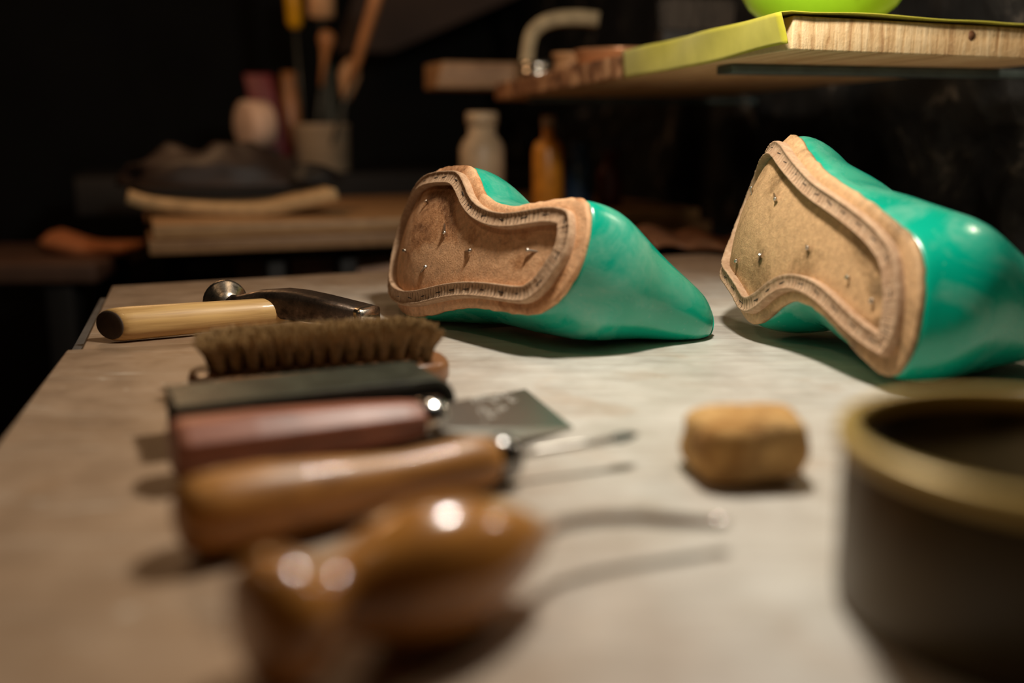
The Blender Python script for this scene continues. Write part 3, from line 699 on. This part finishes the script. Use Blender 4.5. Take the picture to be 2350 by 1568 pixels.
# small things further along the shelf
TIN = M('bright_tin', (.62,.56,.48), .25, 1.).m
c = SH(.60, .022)
t = thing('silver_tin', c, 'small silver tin on the shelf end beside the wooden reel', 'tin')
turned('tin_body', c, [(.020,0),(.021,.001),(.021,.012),(.020,.0125)], TIN, t); turned('tin_lid', c+Vector((0,0,.0125)), [(.0215,0),(.0218,.001),(.0218,.006),(.020,.007)], TIN, t)
CR = simple('cream_leather', (.50,.38,.22), .7, scale=60, bump=.2)
c = SH(.64, .045)
t = thing('leather_curl', c, 'pale curled strip of leather standing on the shelf behind the silver tin', 'leather strip')
pts = [P(1205,130,1.27), P(1215,95,1.27), P(1235,62,1.27), P(1275,45,1.27), P(1330,42,1.27), P(1372,46,1.27)]
pts[0].z = shz(.66)+.0005
pts = [Vector(p) for p in crom(pts, 5)]
g = [[p+Vector((.0,-.014,0)), p+Vector((0,0,0)), p+Vector((0,.014,0))] for p in pts]
sheet('strip', g, .016, CR, t)
c = SH(.50, .030)
t = thing('wooden_reel', c, 'light brown wooden reel on the shelf, right of the silver tin', 'reel')
turned('reel_body', c, [(.022,0),(.022,.003),(.019,.004),(.019,.016),(.022,.017),(.022,.021)], simple('reel_wood', (.52,.27,.12), .5), t)
COPPER = simple('copper_brown', (.60,.28,.13), .28, .35, scale=20, var=.1)
c = SH(.42, .052)
t = thing('round_wooden_tray', c, 'round shiny copper-brown dish on the shelf beside the cloth', 'dish')
turned('dish_body', c+Vector((0,0,.0005)), [(.034,0),(.040,.004),(.044,.014),(.046,.016),(.044,.017),(.040,.012),(.034,.006),(.0002,.005)], COPPER, t)
c = SH(.47, .16)
t = thing('dark_bristle_brush', c, 'dark bristle brush standing behind the copper-brown dish', 'brush')
rbox('brush_head', c, .085, .02, .045, .27, simple('black_wood', (.02,.016,.013), .6), t, .004)
vs = []; fs = []
for k in range(600):
    p = c+U*random.uniform(-.040,.040)+V*random.uniform(-.008,.008)+Vector((0,0,.044)); e = p+Vector((random.uniform(-.004,.004), random.uniform(-.003,.003), random.uniform(.025,.034)))
    m0 = len(vs); wv = U*.0003; vs += [p-wv, p+wv, e+wv, e-wv]; fs.append((m0,m0+1,m0+2,m0+3))
hb_ = mk('bristles', vs, fs, simple('black_bristle', (.07,.05,.035), .6), t); hb_['kind'] = 'stuff'

# the second shelf board at the far end
q = [P(962,206,1.32), P(1078,190,1.30)]
t = thing('far_shelf', R(.3,1.36,.17), 'second wooden shelf board, seen beyond the end of the pine shelf', 'shelf')
fa = P(1000,206,1.33); fb = fa+U*.12; fz = .168
A4 = [fa-V*.0, fa+U*.57, fa+U*.5+V*.08, fa+V*.08]
A4 = [Vector((p.x, p.y, fz)) for p in A4]; A4[0] = A4[0]
T4 = [p+Vector((0,0,.034)) for p in A4]; T4[0] = T4[0]+U*.010
box8('shelf_board', A4, T4, wood('old_board', (.46,.26,.12), (.22,.11,.05), .55), t, .002)
prism('post', [R(-.0,0,0)+x for x in (A4[2]-U*.05-V*.03, A4[2]-U*.01-V*.03, A4[2]-U*.01, A4[2]-U*.05)], -Z0, fz-.0005, simple('dark_post', (.02,.017,.014), .8), t, 0)

# ================================================================ neighbouring bench with boards (background)
BD = wood('background_board', (.50,.29,.13), (.30,.15,.06), .5, (6,60,60))
BD2 = wood('background_board_dark', (.36,.20,.09), (.22,.11,.05), .5, (6,60,60))
DK = simple('almost_black_wood', (.014,.011,.009), .7, scale=12)
g0 = G(352, 560, 0.); g1 = G(950, 538, 0.); gd = (g1-g0).normalized(); gn = Vector((-gd.y, gd.x, 0))
sb = thing('side_bench', (g0+gd*.3+gn*.2)-Vector((0,0,Z0)), 'dark bench under the stacked boards behind the workbench', 'table')
def gp(a, b, z): p = g0+gd*a+gn*b; return Vector((p.x, p.y, z))
def gbox(nm, a0, a1, b0, b1, z0_, z1_, mat, par, bv=.002):
    return box8(nm, [gp(a0,b0,z0_),gp(a1,b0,z0_),gp(a1,b1,z0_),gp(a0,b1,z0_)], [gp(a0,b0,z1_),gp(a1,b0,z1_),gp(a1,b1,z1_),gp(a0,b1,z1_)], mat, par, bv)
gbox('bench_top', .02, .78, .02, 1.05, -.024, -.0125, DK, sb)
gbox('lower_shelf', .04, .70, .03, .50, -.115, -.105, DK, sb)
def a_of(px): return min((abs(1175+FPX*gp(k*.005,.045,0).x/gp(k*.005,.045,0).y-px), k*.005) for k in range(160))[1]
for a_, b_ in ((a_of(628)-.008,.03),(a_of(793)-.012,.03),(.74,.03),(.03,1.0),(.74,1.0),(.03,.45)):
    gbox('leg', a_, a_+.02, b_, b_+.03, -Z0, -.0242, DK, sb)
lb = gbox('stacked_board', -.005, .66, -.005, .40, -.0120, .0035, BD2, None); tag(lb, 'darker board under the lighter one on the side bench', 'board')
lb = gbox('stacked_board', 0, .645, .0, .385, .0040, .0190, BD, None); tag(lb, 'lighter board topmost on the side bench, the pale strip rests on it', 'board')
BZ = .0195
# pale bent sole leather on the boards
pl = [(292,452),(340,466),(420,476),(520,482),(620,480),(690,466),(775,446)]
rows = []
pp = [P(x, y, 1.13) for x, y in pl]; lowz = min(p.z for p in pp)
pp = [Vector(p) for p in crom([(p.x, p.y, BZ+.0065+(p.z-lowz)) for p in pp], 5)]
for p in pp: rows.append([p+gn*b for b in (0,.04,.08,.12)])
tag(sheet('bent_leather_sheet', rows, .013, simple('pale_sole_leather', (.60,.38,.18), .6)), 'thick pale bent strip lying across the lighter board', 'leather')
# dark heap on it
def heap(nm, c, sx, sy, sz, mat, seed, rot=0):
    vs = []; fs = []; n = 28; m_ = 14
    for i in range(m_+1):
        ph = (pi/2)*i/m_
        for k in range(n):
            th = 2*pi*k/n; d = 1+.28*mn.noise(Vector((cos(th)*2+seed, sin(th)*2, ph*2)))
            x = cos(th)*cos(ph)*sx*d; y = sin(th)*cos(ph)*sy*d; z = sin(ph)*sz*(1+.35*mn.noise(Vector((x*30+seed, y*30, 0))))
            vs.append((c[0]+x*cos(rot)-y*sin(rot), c[1]+x*sin(rot)+y*cos(rot), c[2]+z))
    for i in range(m_):
        for k in range(n): fs.append((i*n+k, i*n+(k+1) % n, (i+1)*n+(k+1) % n, (i+1)*n+k))
    fs.append(tuple(range(n))[::-1]); return mk(nm, vs, fs, mat)
hz = P(480, 445, 1.20)
tag(heap('dark_leather_heap', (hz.x, hz.y+.02, BZ+.0300), .115, .055, .048, simple('dark_leather', (.035,.020,.014), .55, scale=30), 2, .1), 'crumpled dark leather heap on the pale bent strip', 'leather')
hz = P(720, 425, 1.22)
tag(heap('black_leather_piece', (hz.x, hz.y+.0, BZ+.034), .034, .035, .020, simple('black_leather', (.012,.010,.009), .6, scale=30), 9), 'small black rounded piece at the right end of the pale bent strip', 'leather')

# dark cabinet behind, with tools
gbox_c = (-.05, .80)
cab = gbox('tool_cabinet', -.10, .70, .55, .95, -.0120, .045, DK, None); tag(cab, 'low dark chest behind the boards, tools and jars standing on it', 'chest')
CZ = .0455
def bp(px, Y, z=CZ): p = P(px, 300, Y); return Vector((p.x, Y, z))
YB = 1.70
WH = simple('cream_ceramic', (.50,.37,.24), .45, scale=25, var=.12)
jc = bp(737, YB); jr = 62*YB/FPX
jar = thing('tool_jar', jc, 'cream cylindrical jar holding upright tools on the dark chest', 'jar')
turned('jar_body', jc+Vector((0,0,.0005)), [(jr*.95,0),(jr,.002),(jr,.070),(jr*1.03,.073),(jr*1.03,.079),(jr*.9,.079),(jr*.9,.010),(.0002,.009)], WH, jar)
WD = simple('orange_wood', (.55,.24,.09), .35, scale=30, coat=.3)
WD2 = simple('light_peach_wood', (.80,.46,.24), .35, scale=30, coat=.2)
def tool(nm, lab, a, b, prof, mat, cat='tool', shaft=None):
    t = thing(nm, a, lab, cat)
    if shaft: tube('shaft', [a, a.lerp(b, .6)], .0035, shaft, t, 10); lathe('handle', a.lerp(b, .55), b, prof, mat, t, 24)
    else: lathe('handle', a, b, prof, mat, t, 24)
    return t
jb = jc+Vector((0,0,.011))
STL = simple('grey_steel_back', (.10,.10,.085), .5, .5)
hp = [(0,.010),(.2,.013),(.6,.014),(.9,.012),(1,.006)]
def jt(nm, lab, bx, by, px, py, dy, f, prof, mat, cat='tool'):
    a = jb+Vector((bx, by, 0)); b = P(px, py, YB+dy); t = thing(nm, a, lab, cat)
    tube('shaft', [a, a.lerp(b, f+.03)], .003, STL, t, 10); lathe('handle', a.lerp(b, f), b, prof, mat, t, 24)
jt('round_handled_tool', 'tool with a rounded light handle in the cream jar, leaning right', .022, -.004, 808, 135, -.02, .62, [(0,.007),(.25,.012),(.6,.018),(.85,.014),(1,.006)], WD2)
jt('square_handled_tool', 'tool whose light square handle is the brightest above the cream jar', .0, .014, 735, -90, .02, .72, [(0,.010),(.05,.022),(.95,.022),(1,.012)], WD2)
jt('yellow_handled_tool', 'yellow handled tool upright at the left of the cream jar', -.030, .012, 663, -120, .0, .64, [(0,.008),(.08,.013),(.9,.014),(1,.01)], simple('yellow_plastic', (.75,.38,.01), .3, scale=20, var=.1))
jt('slanting_handled_tool', 'slim brown handle slanting out of the cream jar to the upper right', .010, -.030, 880, -60, -.09, .45, [(0,.005),(.2,.008),(.9,.011),(1,.006)], WD)
jt('flat_rasp', 'flat grey-green rasp standing in the cream jar', .012, .030, 752, 140, .05, .1, [(0,.008),(.1,.014),(.9,.014),(1,.008)], simple('grey_green_metal', (.055,.06,.045), .5), 'rasp')
jt('knob_handled_tool', 'tool with a small round knob rising above the cream jar', -.014, -.016, 752, 70, -.05, .60, [(0,.004),(.45,.005),(.65,.008),(.84,.014),(.95,.012),(1,.004)], WD)
oc = bp(676, YB-.04)
t = thing('brown_bottle', oc+Vector((0,.02,0)), 'brown upright bottle squeezed between the red box and the cream jar', 'bottle')
oc = bp(668, YB+.03); turned('bottle_body', oc, [(.020,0),(.022,.003),(.022,.110),(.016,.135),(.013,.150),(.013,.165)], simple('brown_glaze', (.40,.17,.06), .35), t); t.location.x = t.location.x
rc = bp(628, YB-.02)
t = thing('red_box', rc, 'tall narrow dark red box leaning behind the pale spool', 'box')
q = [rc+Vector((x, y, 0)) for x, y in ((-.012,-.03),(.030,-.02),(.030,.03),(-.012,.03))]
box8('box_body', q, [p+Vector((-.026,0,.158)) for p in q], simple('dark_red_card', (.20,.012,.018), .5, scale=10), t, .003)
# spool on a dark box
dc = bp(585, YB-.10)
tag(rbox('dark_box', dc, .075, .05, .040, .2, DK, None, .004), 'small dark box under the pale spool on the chest', 'box')
s_ = dc+Vector((0,0,.0405+.037))
t = thing('thread_spool', dc+Vector((0,0,.0405)), 'pale round spool standing on edge left of the red box', 'spool')
lathe('spool_body', s_+Vector((-.014,-.016,0)), s_+Vector((.016,.012,0)), [(0,.030),(.05,.037),(.9,.037),(1,.034)], simple('pale_pink_thread', (.80,.56,.42), .6, scale=15), t, 40)
# dark leaning panel and rail far behind
q0_ = bp(800, 2.0, .30); 
pn = thing('hanging_panel', R(-.1,2.3,.3), 'dark brown panel hanging at the back above the chest', 'panel')
pa_ = [P(770,120,2.2), P(900,118,2.2), P(1190,-10,2.2), P(1260,-160,2.2), P(860,-160,2.2)]
mk('panel_board', [p for p in pa_]+[p+Vector((0,.012,0)) for p in pa_], [(0,1,2,3,4),(9,8,7,6,5)]+[(i,(i+1)%5,5+(i+1)%5,5+i) for i in range(5)], simple('dark_brown_panel', (.075,.038,.024), .6, scale=8), pn, False)
tube('hanging_cord', [P(1000,-150,2.206), P(1000,-420,2.206)], .002, DK, pn, 6)

# pieces on the lower shelf under the boards
PK = simple('pinkish_wood', (.62,.36,.24), .6, scale=20)
for (x0_, x1_, y0_, y1_, lab) in ((535,608,592,640,'dim pinkish block under the boards, leftmost of three'),(655,785,578,640,'pinkish block under the boards, middle and widest of three'),(805,895,562,640,'pinkish block under the boards, rightmost of three')):
    a = G(x0_, 690, -.1045); a = P(x0_, 600, 1.10); b = P(x1_, 600, 1.12); zt = min(-.0262, P(x0_, y0_, 1.11).z)
    c = (a+b)/2
    o = rbox('wooden_block', (c.x*1.05, c.y+.085, -.1045), (b-a).length, .06, zt+.1045, .1, PK, None, .003)
    tag(o, lab, 'block', 'pinkish blocks under the boards')

# bottles under the shelf
def bottle(nm, px, wpx, ytop, Y, mat, lab, neck=.4, capmat=None, z=BZ):
    c = P(px, 300, Y); c.z = z+.0005; r = wpx/2*Y/FPX; ht = P(px, ytop, Y).z-z
    t = thing(nm, c, lab, 'bottle')
    turned('bottle_body', c, [(r*.9,0),(r,.003),(r,ht*.62),(r*.85,ht*.70),(r*neck,ht*.76),(r*neck,ht*.86)], mat, t)
    turned('cap', c+Vector((0,0,ht*.86)), [(r*neck*1.15,0),(r*neck*1.15,ht*.13),(r*neck,ht*.14)], capmat or mat, t); return t
bottle('pale_bottle', 1106, 100, 258, 1.28, simple('pale_plastic', (.58,.42,.26), .45, scale=30), 'wide pale plastic bottle on the boards, under the far shelf', .62)
bottle('orange_glue_bottle', 1258, 70, 265, 1.25, simple('orange_plastic', (.60,.22,.02), .4), 'orange bottle with a pale pointed top, beneath the shelf', .38, simple('pale_cap', (.50,.33,.22), .5))
bottle('blue_bottle', 1330, 62, 325, 1.27, simple('dark_blue_plastic', (.02,.05,.10), .3), 'dark blue bottle right of the orange one beneath the shelf', .6)
bottle('maroon_bottle', 1402, 56, 345, 1.30, simple('maroon_plastic', (.10,.02,.015), .3), 'dark maroon bottle rightmost beneath the shelf', .6)

# brown leather strip lying on the back of the workbench
pts = [G(1500,577,0), G(1560,572,0), G(1620,580,0), G(1690,590,0), G(1760,594,0)]
rows = []
for i, p in enumerate(crom([(p.x, p.y, 0) for p in pts], 6)):
    z = .004+.0035*sin(i*.55)+.002; rows.append([Vector((p[0], p[1]-.006, z*.6)), Vector((p[0]-.004, p[1]+.03, z+.003)), Vector((p[0]-.01, p[1]+.065, z+.008)), Vector((p[0]-.015, p[1]+.09, z+.002))])
tag(sheet('leather_offcut', rows, .003, simple('brown_leather', (.22,.09,.04), .5, scale=40)), 'brown wavy leather offcut at the back of the workbench between the lasts', 'leather')

# stool with an orange leather piece, far left
sc0 = P(60, 602, 1.25); stz = sc0.z
stl = thing('stool', Vector((sc0.x, sc0.y+.15, -Z0)), 'low brown stool in the dark at the left edge', 'stool')
rbox('seat', (sc0.x-.115, sc0.y+.10, stz-.026), .40, .24, .026, .05, simple('dim_brown_wood', (.10,.05,.03), .6, scale=20), stl, .004)
for i, j in ((-1,-1),(1,-1),(1,1),(-1,1)): rbox('leg', (sc0.x-.115+i*.15, sc0.y+.10+j*.08, -Z0), .035, .035, Z0+stz-.0262, .05, DK, stl, .003)
pts = [P(125,545,1.36), P(170,560,1.34), P(220,580,1.33), P(270,598,1.33), P(305,606,1.33)]
lowz = min(p.z for p in pts)
rows = []
for p in crom([tuple(p) for p in pts], 5):
    rows.append([Vector((p[0]+dx, p[1]+dy, max(stz+.0085, p[2]+dz-.004))) for dx, dy, dz in ((-.006,-.03,-.004),(0,-.012,.006),(.004,.01,.008),(.008,.03,.0))])
tag(sheet('leather_scrap', rows, .015, simple('orange_brown_leather', (.55,.20,.08), .5, scale=30)), 'orange-brown leather scrap lying on the stool', 'leather')
